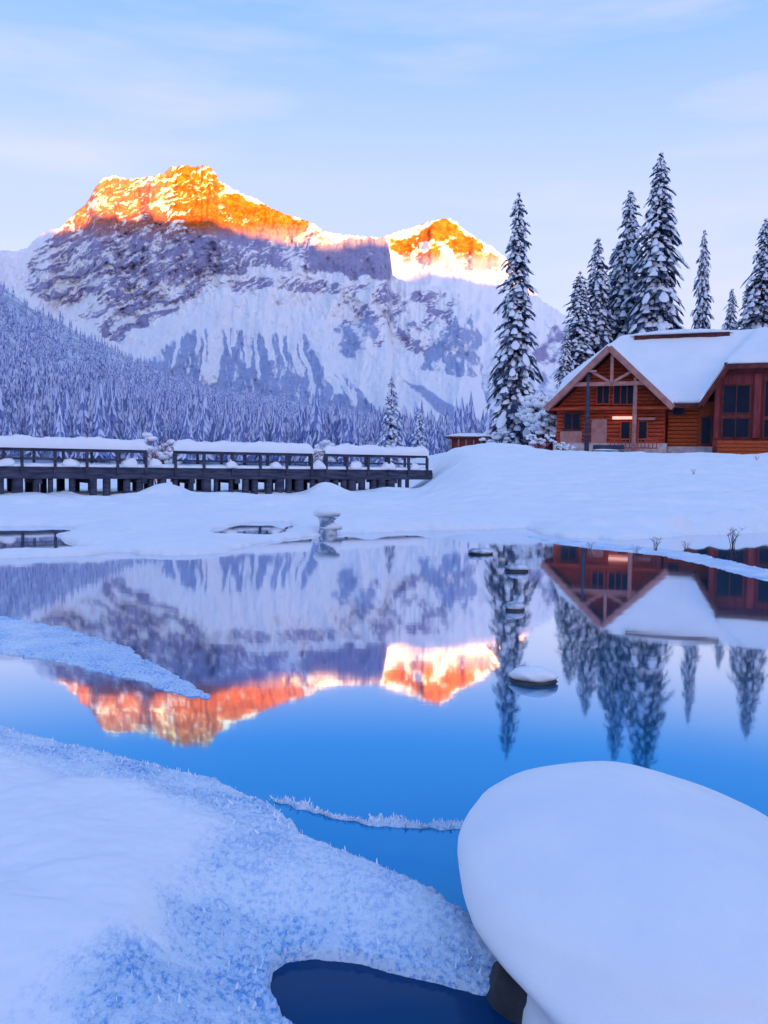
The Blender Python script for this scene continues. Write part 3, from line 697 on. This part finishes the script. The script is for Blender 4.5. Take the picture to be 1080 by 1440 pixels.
# ------------------------------------------------------------------ spruces
def spruce_meshes(seed, H, Rb, nlev, snowiness=.93, dense=1.0, needle='needles'):
    rg = random.Random(seed)
    tb = MB(); tb.tube([(0, 0, -1), (0.0, 0, H * .5), (0, 0, H * .985)], [H * .014, H * .008, H * .0015], 7)
    nV = []; nF = []; sV = []; sF = []
    for i in range(nlev):
        f = (i + rg.random() * .6) / nlev
        z = H * (.05 + .945 * f ** .96)
        rad = Rb * ((1 - f) ** .60 * .93 + .045) * (.80 + .40 * rg.random())
        nb = max(6, int((12.5 - 5.5 * f) * dense)); ph = rg.random() * 6.28
        for k in range(nb):
            a = ph + 6.283 * k / nb + rg.uniform(-.25, .25); Lr = rad * rg.uniform(.50, 1.15)
            if Lr < .12: Lr = .12
            ca, sa = math.cos(a), math.sin(a); drop = rg.uniform(.40, .80); zz = z + rg.uniform(-.4, .4) * (1 - .6 * f)
            def pt(t, off, dz=0):
                rr = Lr * t; zc = zz + Lr * (.10 * t - drop * t * t) + dz
                return (ca * rr - sa * off, sa * rr + ca * off, zc)
            W = Lr * rg.uniform(.12, .21) + .08
            # needle sprays: drooping jagged fans on both sides of the bough
            ts = [.12, .30, .48, .66, .84, 1.0]
            for j in range(len(ts) - 1):
                t0, t1 = ts[j], ts[j + 1]; tm = (t0 + t1) / 2
                wd = W * (1.05 - abs(tm - .5) * 1.1)
                for sg in (-1, 1):
                    b = len(nV); ww = wd * rg.uniform(.7, 1.25); dd = -rg.uniform(.25, .75) * ww - .05
                    nV.extend([pt(t0, 0), pt(t1, 0), pt(min(t1 + .10, 1.15), sg * ww, dd), pt(tm + .02, sg * ww * .8, dd * 1.25)])
                    nF.append((b, b + 1, b + 2)); nF.append((b, b + 2, b + 3))
            b = len(nV); nV.extend([pt(.9, -W * .3), pt(.9, W * .3), pt(1.16, 0, -.08 * Lr)]); nF.append((b, b + 1, b + 2))
            # snow load: a lumpy strip lying on the bough
            if rg.random() < snowiness:
                c0 = rg.uniform(.22, .45)
                while c0 < 1.0:
                    c1 = c0 + rg.uniform(.16, .38); hh = .07 + .09 * Lr ** .5 * rg.uniform(.6, 1.2)
                    tsn = [c0, c0 + (c1 - c0) * .3, c0 + (c1 - c0) * .7, c1]; off = W * rg.uniform(-.45, .45)
                    b = len(sV)
                    for j, t in enumerate(tsn):
                        en = 0.3 if j in (0, 3) else rg.uniform(.75, 1.1); w2 = W * rg.uniform(.65, 1.0) * en
                        sV.extend([pt(t, off - w2, -.45 * w2), pt(t, off - w2 * .45, hh * en), pt(t, off + w2 * .45, hh * en), pt(t, off + w2, -.45 * w2)])
                    for j in range(3):
                        for q in range(3):
                            x = b + j * 4 + q; sF.append((x, x + 4, x + 5, x + 1))
                    sF.append((b, b + 1, b + 2, b + 3)); sF.append((b + 15, b + 14, b + 13, b + 12))
                    c0 = c1 + rg.uniform(.04, .25)
    tm = new_mesh('trunk', tb.v, tb.f, [M['bark']])
    cm_ = new_mesh('crown', nV, nF, [M[needle]], False)
    sm = new_mesh('snow_load', sV, sF, [M['tree_snow']], True)
    return tm, cm_, sm
PROTO = {}
def spruce(px, pytop, Y, halfpx, zb, label, kind, group='snow-laden spruces around the lodge', seed=1, snowiness=.93):
    tip = at(np.array(float(px)), np.array(float(pytop)), Y)
    H = tip[2] - zb; Rb = halfpx / F * Y
    key = kind
    if key not in PROTO: PROTO[key] = (spruce_meshes(seed, H, Rb, max(14, int(H * 2.1)), snowiness, 1.0, 'frosted_needles' if kind in 'ef' else 'needles'), H, Rb)
    (tm, cm_, sm), H0, R0 = PROTO[key]
    root = empty('spruce_tree', (tip[0], Y, zb), (seed * 1.7) % 6.28, label, 'tree', group)
    root.scale = (Rb / R0, Rb / R0, H / H0)
    for nm, me in (('trunk', tm), ('crown', cm_), ('snow_load', sm)): link(nm, me, root)
spruce(730, 268, 105, 39, 2.6, 'tall lone snowy spruce standing on the bank left of the lodge', 'a', seed=1)
spruce(930, 212, 112, 52, 2.6, 'tallest snowy spruce, its spire highest above the lodge roof', 'b', seed=2)
spruce(887, 264, 118, 47, 2.6, 'second tallest spruce behind the lodge, just left of the tallest spire', 'c', seed=3)
spruce(866, 346, 122, 40, 2.6, 'shorter spruce tucked between the thin spired one and the second tallest', 'c', seed=4)
spruce(842, 332, 116, 38, 2.6, 'thin spired spruce directly behind the peak of the front gable', 'd', seed=5)
spruce(816, 380, 112, 38, 2.6, 'snowy spruce rising beside the left slope of the front gable', 'a', seed=6)
spruce(797, 462, 108, 22, 2.6, 'small snowy spruce at the outer left end of the group behind the gable', 'd', seed=12)
spruce(908, 372, 124, 40, 2.6, 'spruce half hidden between the two tallest, its top below their spires', 'd', seed=13)
spruce(1052, 398, 126, 30, 2.6, 'spruce behind the hip of the roof, left of the broad one at the frame edge', 'c', seed=14)
spruce(991, 320, 128, 24, 2.6, 'narrow isolated spruce behind the middle of the snowy roof', 'd', seed=7)
spruce(1030, 404, 132, 26, 2.6, 'short spruce top between the narrow one and the one at the frame edge', 'c', seed=8)
spruce(1077, 306, 114, 42, 2.6, 'broad snowy spruce cut off by the right edge of the photo', 'b', seed=9)
spruce(551, 527, 135, 20, 1.2, 'thin pale spruce behind the right end of the footbridge', 'e', 'young spruces behind the footbridge', 10, .95)
spruce(590, 572, 128, 16, 1.2, 'small bushy spruce between the footbridge end and the little hut', 'f', 'young spruces behind the footbridge', 11, .95)

# ------------------------------------------------------------------ lodge
TH = R(22)
gp = at(np.array(856.), np.array(640.), 76.0)
LODGE = empty('log_lodge', (gp[0], 76.0, 2.5), -TH, 'red log lodge with thick snow on its roof and timber front gable', 'lodge')
ZB = 2.5                                             # heights below are absolute; the empty stands at ZB
def roof_h(s, t):
    NEG = -99.
    zm = np.minimum(np.minimum(14.45 - .86 * np.abs(t - 7.5), 14.45 - .62 * np.maximum(s - 11.8, 0)), 14.45 - 1.0 * np.maximum(-s - .0, 0))
    zm = np.where((s >= -5) & (s <= 24) & (t >= -.6) & (t <= 15.5) & (zm > 7.0), zm, NEG)
    zg = np.where((np.abs(s) <= 5.45) & (t >= -1.7) & (t <= 7.5), 12.55 - .97 * np.abs(s), NEG)
    zw = np.minimum(np.minimum(7.3 + 1.6 * (s - 7.4), 7.3 + 1.6 * (24.3 - s)), 10.6 + .38 * (t + 2.7))
    zw = np.where((s >= 7.4) & (s <= 24.3) & (t >= -2.7) & (t <= 7.5), zw, NEG)
    return np.maximum(np.maximum(zm, zg), zw)
def roof_slab(name, z_lo, z_hi, m, step, wob, inset, parent):
    s = np.arange(-6, 24.6, step); t = np.arange(-3, 15.8, step)
    Sg, Tg = np.meshgrid(s, t); h = roof_h(Sg, Tg); ok = h > 0
    if inset:
        o2 = ok.copy()
        for _ in range(inset):
            q = o2.copy(); q[1:] &= o2[:-1]; q[:-1] &= o2[1:]; q[:, 1:] &= o2[:, :-1]; q[:, :-1] &= o2[:, 1:]; o2 = q
        ok = o2
    n = fbm(Sg / 1.7, Tg / 1.7, 4, 141)
    # distance to the edge rounds the snow
    dist = np.zeros(ok.shape); cur = ok.copy()
    for k in range(6):
        q = cur.copy(); q[1:] &= cur[:-1]; q[:-1] &= cur[1:]; q[:, 1:] &= cur[:, :-1]; q[:, :-1] &= cur[:, 1:]; q[0] = q[-1] = False; q[:, 0] = q[:, -1] = False
        dist += q; cur = q
    rnd = ss(-1.5, 5, dist)
    hs = h.copy()
    if wob:
        for _ in range(5):
            hh = np.where(ok, hs, np.nan); acc = np.zeros_like(hs); cnt = np.zeros_like(hs)
            for dy in (-1, 0, 1):
                for dx in (-1, 0, 1):
                    r_ = np.roll(np.roll(hh, dy, 0), dx, 1); g_ = ~np.isnan(r_); acc += np.where(g_, r_, 0); cnt += g_
            hs = np.where(ok, acc / np.maximum(cnt, 1), hs)
    top = hs + z_lo + (z_hi - z_lo) * (rnd if wob else 1) + wob * n; bot = h + z_lo
    idx = -np.ones(ok.shape, int); cell = ok[:-1, :-1] & ok[1:, :-1] & ok[:-1, 1:] & ok[1:, 1:]
    ny, nx = ok.shape; base = np.arange(ny * nx).reshape(ny, nx)
    V = np.concatenate([np.stack([Sg, Tg, top - ZB], -1).reshape(-1, 3), np.stack([Sg, Tg, bot - ZB], -1).reshape(-1, 3)]); off = ny * nx
    i, j = np.nonzero(cell); Fq = [np.stack([base[i, j], base[i, j + 1], base[i + 1, j + 1], base[i + 1, j]], -1), off + np.stack([base[i + 1, j], base[i + 1, j + 1], base[i, j + 1], base[i, j]], -1)]
    pc = np.pad(cell, 1)
    for di, dj, e in ((-1, 0, ((0, 0), (0, 1))), (1, 0, ((1, 1), (1, 0))), (0, -1, ((1, 0), (0, 0))), (0, 1, ((0, 1), (1, 1)))):
        i, j = np.nonzero(cell & ~pc[1 + di:1 + di + cell.shape[0], 1 + dj:1 + dj + cell.shape[1]])
        a = base[i + e[0][0], j + e[0][1]]; b = base[i + e[1][0], j + e[1][1]]
        Fq.append(np.stack([a, a + off, b + off, b], -1))
    Fq = np.concatenate(Fq); used = np.unique(Fq); rm = -np.ones(len(V), int); rm[used] = np.arange(len(used))
    me = new_mesh(name, V[used], rm[Fq], [m], bool(wob))
    return link(name, me, parent)
def lodge():
    D = LODGE
    roof = roof_slab('roof', -.62, -.20, M['wood_dark'], .15, 0, 0, D)
    roof_slab('roof_snow', -.196, .34, M['roof_snow'], .15, .07, 0, roof)
    def wall(name, pts, t, thick, m):                 # polygon in (s, z), pushed back along t
        b = MB(); n = len(pts); V = [(s, t, z - ZB) for s, z in pts] + [(s, t + thick, z - ZB) for s, z in pts]
        b.add(V, [tuple(range(n)), tuple(range(2 * n - 1, n - 1, -1))] + [(i + n, (i + 1) % n + n, (i + 1) % n, i) for i in range(n)])
        return b.build(name, m, D)
    # front gable, log courses proud of it
    wall('gable_wall', [(-4.7, 2.4), (4.7, 2.4), (4.7, 7.2), (0, 11.75), (-4.7, 7.2)], 0, .3, M['wood'])
    b = MB()
    for k in range(22):
        z = 3.75 + k * .34; hw = min(4.62, (11.5 - z) / .97)
        if hw > .4: b.tube([(-hw, -.03, z - ZB), (hw, -.03, z - ZB)], .16, 8)
    b.build('log_courses', M['wood'], D)
    b = MB(); b.box(-4.9, 4.9, -.28, -.002, 2.2 - ZB, 4.0 - ZB); b.build('foundation', M['stone'], D)
    wall('side_wall', [(-4.7, 2.4), (-4.4, 2.4), (-4.4, 7.2), (-4.7, 7.2)], .302, 7, M['wood'])
    # timber porch truss just inside the barge boards
    tz = -1.35
    b = MB()
    for sg in (-1, 1):
        b.bar((sg * 5.35, tz, 6.95 - ZB), (0, tz, 12.1 - ZB), .34, .44)
        b.bar((sg * 5.42, -1.68, 6.95 - ZB), (sg * .0, -1.68, 12.2 - ZB), .10, .5)
    b.build('barge_board', M['wood_pale'], D)
    b = MB(); b.bar((-3.1, tz, 9.1 - ZB), (3.1, tz, 9.1 - ZB), .3, .34); b.build('collar_beam', M['wood_pale'], D)
    b = MB(); b.bar((.25, tz - .02, 9.0 - ZB), (.25, tz - .02, 11.6 - ZB), .26, .26); b.build('king_post', M['wood_pale'], D)
    for sg in (-1, 1):
        b = MB(); b.bar((.25 + sg * .2, tz - .04, 9.3 - ZB), (.25 + sg * 1.7, tz - .04, 10.15 - ZB), .2, .22); b.build('brace', M['wood_pale'], D)
    for s_, zt, m in ((-1.75, 10.1, 'bridge_wood'), (2.25, 9.6, 'wood_pale')):
        b = MB(); b.tube([(s_, tz, 2.4 - ZB), (s_, tz, zt - ZB)], [.22, .17], 10); b.build('post', M[m], D, True)
    b = MB(); b.box(-5.35, 5.35, -1.0, -.2, 6.9 - ZB, 7.12 - ZB); b.build('tie_beam', M['wood'], D)
    # openings of the gable: panes in frames
    def window(s0, s1, z0, z1, t, mull=1, fm='wood_dark', frame=.12, name='window'):
        f = MB(); y0, y1 = t - .10, t - .02
        f.box(s0 - frame, s0, y0, y1, z0 - ZB - frame, z1 - ZB + frame); f.box(s1, s1 + frame, y0, y1, z0 - ZB - frame, z1 - ZB + frame)
        f.box(s0, s1, y0, y1, z1 - ZB, z1 - ZB + frame); f.box(s0, s1, y0, y1, z0 - ZB - frame, z0 - ZB)
        for k in range(mull): c = s0 + (s1 - s0) * (k + 1) / (mull + 1); f.box(c - .04, c + .04, y0 + .01, y1, z0 - ZB, z1 - ZB)
        fo = f.build(name, M[fm], D)
        p = MB(); p.box(s0, s1, t - .05, t - .03, z0 - ZB, z1 - ZB); p.build('pane', M['glass'], fo)
    window(.35, 2.0, 7.45, 9.1, -.2, 2, 'wood')
    window(-1.1, -.1, 7.5, 9.0, -.2, 1, 'wood')
    window(1.05, 1.75, 4.15, 5.85, -.2, 0, 'wood', .12, 'door'); window(2.55, 3.2, 4.15, 5.85, -.2, 0, 'wood', .12, 'door')
    window(-3.9, -2.6, 5.2, 6.6, -.2, 1, 'wood_dark')
    # pale boarded panel at left, under the eave
    b = MB(); b.box(-4.3, -2.35, -.26, -.19, 4.003 - ZB, 5.05 - ZB); b.box(-1.55, -.2, -.26, -.19, 4.003 - ZB, 6.1 - ZB); b.build('pale_panel', M['wood_pale'], D)
    b = MB(); b.box(.3, 2.05, -.62, -.2, 6.08 - ZB, 6.32 - ZB); lo = b.build('porch_lamp', M['lamp'], D); lo['label'] = 'lit pink lamp band over the doors'
    b = MB(); b.box(2.5, 3.9, -.6, -.2, 6.0 - ZB, 6.2 - ZB); b.build('porch_lamp', M['wood_pale'], D)
    b = MB(); b.box(-1.75, -1.05, -1.7, -1.2, 10.12 - ZB, 10.3 - ZB); b.build('beam_end', M['wood_pale'], D)
    b = MB(); b.box(.2, 4.2, -1.25, -1.15, 3.5 - ZB, 3.62 - ZB); b.box(.2, 4.2, -1.25, -1.15, 4.25 - ZB, 4.37 - ZB)
    for k in range(13): b.box(.25 + k * .32, .33 + k * .32, -1.22, -1.18, 3.62 - ZB, 4.25 - ZB)
    b.build('porch_railing', M['wood'], D)
    # wall between the wings
    b = MB(); b.box(4.9, 9.6, .6, .9, 3.3 - ZB, 7.6 - ZB); b.build('link_wall', M['wood_orange'], D)
    b = MB()
    for k in range(12): b.tube([(4.9, .58, 3.6 - ZB + k * .34), (7.3, .58, 3.6 - ZB + k * .34)], .165, 8)
    b.build('link_logs', M['wood_orange'], D)
    b = MB(); b.box(4.9, 9.6, .4, .62, 2.2 - ZB, 3.75 - ZB); b.build('link_foundation', M['stone'], D)
    window(5.3, 6.1, 6.5, 7.3, .42, 0, 'wood_dark'); window(7.7, 8.4, 4.0, 6.2, .40, 0, 'wood_dark')
    # wing with a clipped gable
    W0 = -1.6
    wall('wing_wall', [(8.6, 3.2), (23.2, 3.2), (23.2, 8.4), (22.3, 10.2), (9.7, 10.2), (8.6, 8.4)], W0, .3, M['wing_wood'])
    b = MB()
    for s_, ww in ((8.85, .3), (11.9, .5), (14.9, .42), (17.9, .5), (20.6, .42), (22.9, .3)):
        b.box(s_ - ww / 2, s_ + ww / 2, W0 - .30, W0 - .06, 4.4 - ZB, 9.7 - ZB)
    b.build('wing_pilaster', M['wing_wood'], D)
    b = MB(); b.box(9.6, 22.5, W0 - .34, W0 - .03, 9.75 - ZB, 10.15 - ZB); b.build('wing_lintel', M['wing_wood'], D)
    b = MB(); b.bar((7.6, W0 - .95, 7.1 - ZB), (9.55, W0 - .95, 10.25 - ZB), .16, .5); b.bar((9.3, W0 - .97, 10.3 - ZB), (22.6, W0 - .97, 10.3 - ZB), .16, .42); b.build('wing_barge_board', M['wood_dark'], D)
    for s0, s1, z0, z1 in ((9.35, 11.3, 6.5, 8.7), (9.35, 11.3, 4.5, 6.0), (12.5, 14.3, 6.2, 9.0), (12.5, 14.3, 4.5, 5.9), (15.5, 17.4, 6.2, 9.0), (15.5, 17.4, 4.5, 5.9), (18.4, 20.2, 6.2, 9.0), (21.0, 22.5, 6.2, 9.0)):
        window(s0, s1, z0, z1, W0, 1, 'wood_dark', .14)
    b = MB(); b.box(9.0, 14.2, W0 - 1.6, W0 - .35, 2.35 - ZB, 3.9 - ZB)
    for k in range(6): b.box(9.0, 14.2, W0 - 1.68, W0 - 1.602, 2.42 - ZB + .3 * k, 2.64 - ZB + .3 * k)
    b.build('balcony', M['wood_orange'], D)
    b = MB(); b.box(8.6, 23.2, W0 - .25, W0 + .3, 2.2 - ZB, 3.197 - ZB); b.build('wing_foundation', M['wood_dark'], D)
    # ridge cap with its own slab of snow
    b = MB(); b.box(1.2, 9.6, 6.5, 8.2, 13.7 - ZB, 14.32 - ZB); mo = b.build('ridge_monitor', M['wood_dark'], D)
    b = MB(); b.blob((5.4, 7.3, 14.322 - ZB), 4.8, 1.3, .5, 4, .1, 40, 12, flat=0.003); b.build('ridge_snow', M['roof_snow'], mo, True)
    # back and end walls close the volume
    b = MB(); b.box(-4, 23, 14.2, 14.5, 2.4 - ZB, 7.2 - ZB); b.box(22.9, 23.2, -1.29, 14.19, 2.4 - ZB, 8.0 - ZB); b.build('rear_wall', M['wood'], D)
lodge()

def bench():
    p = at(np.array(855.), np.array(636.), 72.0); z = gz(p[0], 72.0)
    root = empty('bench', (p[0], 72.0, z), -TH, 'dark wooden bench with snow on it below the lodge gable', 'bench')
    b = MB(); b.box(-1.3, 1.3, -.25, .25, .42, .52); b.build('seat', M['bridge_wood'], root)
    b = MB(); b.box(-1.3, 1.3, .26, .33, .62, 1.0); b.build('backrest', M['bridge_wood'], root)
    for sx in (-1.1, 1.1): b = MB(); b.box(sx - .12, sx + .12, -.22, .33, -.2, .418); b.build('leg', M['bridge_wood'], root)
    b = MB(); b.blob((-.2, 0, .53), 1.0, .22, .12, 2, .2, 16, 8, flat=0); b.build('snow_load', M['snow'], root, True)
bench()

def hut():
    p = at(np.array(662.), np.array(626.), 92.0)
    root = empty('hut', (p[0], 92.0, 2.4), R(-10), 'little flat roofed hut under snow between the footbridge end and tall spruce', 'hut')
    b = MB(); b.box(-2.1, 2.1, -1.2, 1.2, -.5, 2.3); b.build('wall', M['wood_dark'], root)
    for k in range(6): b = MB(); x = -2.0 + k * .8; b.box(x - .07, x + .07, -1.32, -1.205, -.4, 2.2); b.build('post', M['wood_pale'], root)
    b = MB(); b.box(-2.5, 2.5, -1.6, 1.6, 2.302, 2.5); r_ = b.build('roof', M['wood_dark'], root)
    b = MB(); b.blob((0, 0, 2.5), 2.65, 1.8, .42, 6, .08, 30, 10, flat=.002); b.build('roof_snow', M['roof_snow'], r_, True)
hut()

# ------------------------------------------------------------------ footbridge
def bridge():
    A = np.array([-17.1, 38.0]); B = np.array([2.55, 50.2]); Ln_ = np.linalg.norm(B - A); dr = (B - A) / Ln_
    ang = math.atan2(dr[1], dr[0])
    D = empty('footbridge', (A[0], A[1], 0), ang, 'long snow-covered timber footbridge on many piles across the frozen inlet', 'bridge')
    def U(px):                                       # distance along the bridge seen at photo column px
        d = ray(np.array(float(px)), np.array(650.)); m = np.array([[dr[0], -d[0]], [dr[1], -d[1]]]); return float(np.linalg.solve(m, -A)[0])
    rg = random.Random(4); L0, L1 = -9.0, Ln_ + .3
    b = MB(); b.box(L0, L1, -.02, 2.9, 1.40, 1.55); b.build('deck', M['bridge_wood'], D)
    for y0 in (-.06, 1.3, 2.64):
        b = MB(); b.box(L0, L1, y0, y0 + .26, 1.0, 1.397); b.build('stringer', M['bridge_wood'], D)
    def snowstrip(name, u0, u1, y0, y1, zb, h, seed, par):
        us = np.arange(u0, u1 + .001, .09); n = 9; P = []
        taper = np.minimum(1, np.minimum(us - u0, u1 - us) / .35 + .12)
        prof = [(0, -.02), (-.07, .12), (-.06, .55), (.08, .92), (.5, 1.0), (.92, .92), (1.06, .55), (1.07, .12), (1, -.02)]
        hh = h * (1 + .35 * fbm(us / 1.1, us * 0, 4, seed)) * np.sqrt(np.maximum(taper, 0))
        for a, c in prof: P.append(np.stack([us, y0 + (y1 - y0) * a + .02 * fbm(us, us * 0 + a, 3, seed + 5), zb + hh * c], -1))
        return link(name, gridmesh(name, np.stack(P)[::-1], [M['snow']]), par)
    snowstrip('deck_snow', L0, L1, .25, 2.7, 1.552, .16, 151, D)
    snowstrip('edge_snow', L0, L1, -.05, .16, 1.552, .13, 152, D)
    nrm = np.array([-dr[1], dr[0]])
    def UF(px, off):
        d = ray(np.array(float(px)), np.array(650.)); m = np.array([[dr[0], -d[0]], [dr[1], -d[1]]]); return float(np.linalg.solve(m, -(A + nrm * off))[0])
    for yy in (.06, 2.75):
        secs = [(L0, UF(206, yy)), (UF(244, yy), UF(438, yy)), (UF(456, yy), min(UF(600, yy), L1))]
        for si, (a, c) in enumerate(secs):
            b = MB(); b.box(a, c, yy - .09, yy + .09, 2.27, 2.398); top = b.build('top_rail', M['bridge_wood'], D)
            snowstrip('snow_cap', a - .05, c + .05, yy - .2, yy + .2, 2.40, .52, 160 + si, top)
            n = max(2, int(round((c - a) / 1.42)))
            b = MB()
            b.box(a, c, yy - .05, yy + .05, 1.86, 1.95); b.build('mid_rail', M['bridge_wood'], D)
            if yy < 1:
                for k in range(n + 1):
                    x = a + (c - a) * k / n; x = min(max(x, a + .06), c - .06)
                    b = MB(); b.box(x - .06, x + .06, yy - .20, yy - .052, 1.2, 2.268); b.build('post', M['bridge_wood'], D)
            else:
                for k in range(n + 1):
                    x = a + (c - a) * k / n; x = min(max(x, a + .06), c - .06)
                    b = MB(); b.box(x - .06, x + .06, yy + .052, yy + .18, 1.2, 2.268); b.build('post', M['bridge_wood'], D)
    for px in (8, 100, 182, 325, 388, 500, 545, 583, 448, 218):
        b = MB(); b.blob((U(px), -.02, 1.62), .42 * rg.uniform(.8, 1.15), .2, .36 * rg.uniform(.8, 1.1), rg.randint(0, 99), .35, 18, 9, flat=-.05); b.build('snow_clump', M['snow'], D, True)
    x = L0 + .3; k = 0
    while x < L1 - 1.2:
        w = rg.choice([.16, .2, .24, .34])
        zlow = -.6
        b = MB(); b.tube([(x, .12, zlow), (x, .12, .998)], w * .75, 9); b.build('pile', M['bridge_wood'], D, True)
        x += rg.choice([.52, .62, .8, .95]); k += 1
    x = L0 + .5
    while x < L1 - 1.2:
        b = MB(); b.tube([(x, 2.75, -.6), (x, 2.75, .998)], rg.choice([.16, .2, .26]), 9); x += rg.choice([.65, .8, 1.0])
        b.build('pile', M['bridge_wood'], D, True)
    x = L0 + 1.0
    while x < L1 - 1:
        b = MB(); b.box(x - .14, x + .14, -.10, 2.95, .78, .996); x += 2.4; b.build('cross_beam', M['bridge_wood'], D)
bridge()

# ------------------------------------------------------------------ shrubs
def put(px, Y): p = at(np.array(float(px)), np.array(650.), Y); return (float(p[0]), Y, gz(float(p[0]), Y))
p = put(226, 47.5); shrub('shrub', (p[0], p[1], p[2] - .1), 3.0, 2.0, 'reddish bare shrub poking up in the first gap of the footbridge railing', M['red_twig'], 3, None, 18)
p = put(447, 52.5); shrub('shrub', (p[0], p[1], p[2] - .1), 3.0, 1.8, 'bare shrub seen in the narrow gap of the railing near the bridge end', M['red_twig'], 4, None, 14)
p = put(772, 82); shrub('shrub', p, 4.2, 4.0, 'snowy bush at the left corner of the lodge', M['twig'], 5, None, 40)
p = put(760, 98); shrub('shrub', p, 7.0, 5.0, 'taller frosted bush between the lone spruce and the lodge', M['twig'], 6, None, 46)
p = put(757, 66); shrub('shrub', p, 1.4, 2.6, 'low reddish snowy bush on the bank crest right of the lone spruce', M['red_twig'], 7, None, 24)
p = put(700, 90); shrub('shrub', p, 2.6, 4.0, 'low snowy thicket at the foot of the lone spruce', M['twig'], 8, None, 30)
p = put(790, 70); shrub('shrub', p, 1.2, 2.2, 'small snowy bush on the bank before the lodge eave', M['twig'], 9, None, 20)
for i, (px, py, h, lab) in enumerate(((1030, 722, .5, 'dark twiggy tuft in the snow bank close to the right frame edge'), (975, 690, .28, 'tiny dark twig on the middle of the snow bank below the lodge'), (1063, 686, .3, 'tiny dark twig high on the bank at far right'),
        (830, 758, .2, 'short twigs at the waterline left of the larger tuft'), (922, 760, .34, 'largest dark twig tuft at the waterline below the lodge'), (965, 758, .2, 'short twigs at the waterline right of the larger tuft'), (895, 728, .22, 'faint sprig in the snow above the waterline tufts'))):
    q = ground(np.array(float(px)), np.array(float(py)), .25); z = gz(q[0], q[1])
    if py < 730: q = ground(np.array(float(px)), np.array(float(py)), .8); z = gz(q[0], q[1])
    shrub('twig_tuft', (float(q[0]), float(q[1]), max(z, 0)), h, h * 1.3, lab, M['twig'], 20 + i, 'twig tufts on the snowy bank', 9, False)
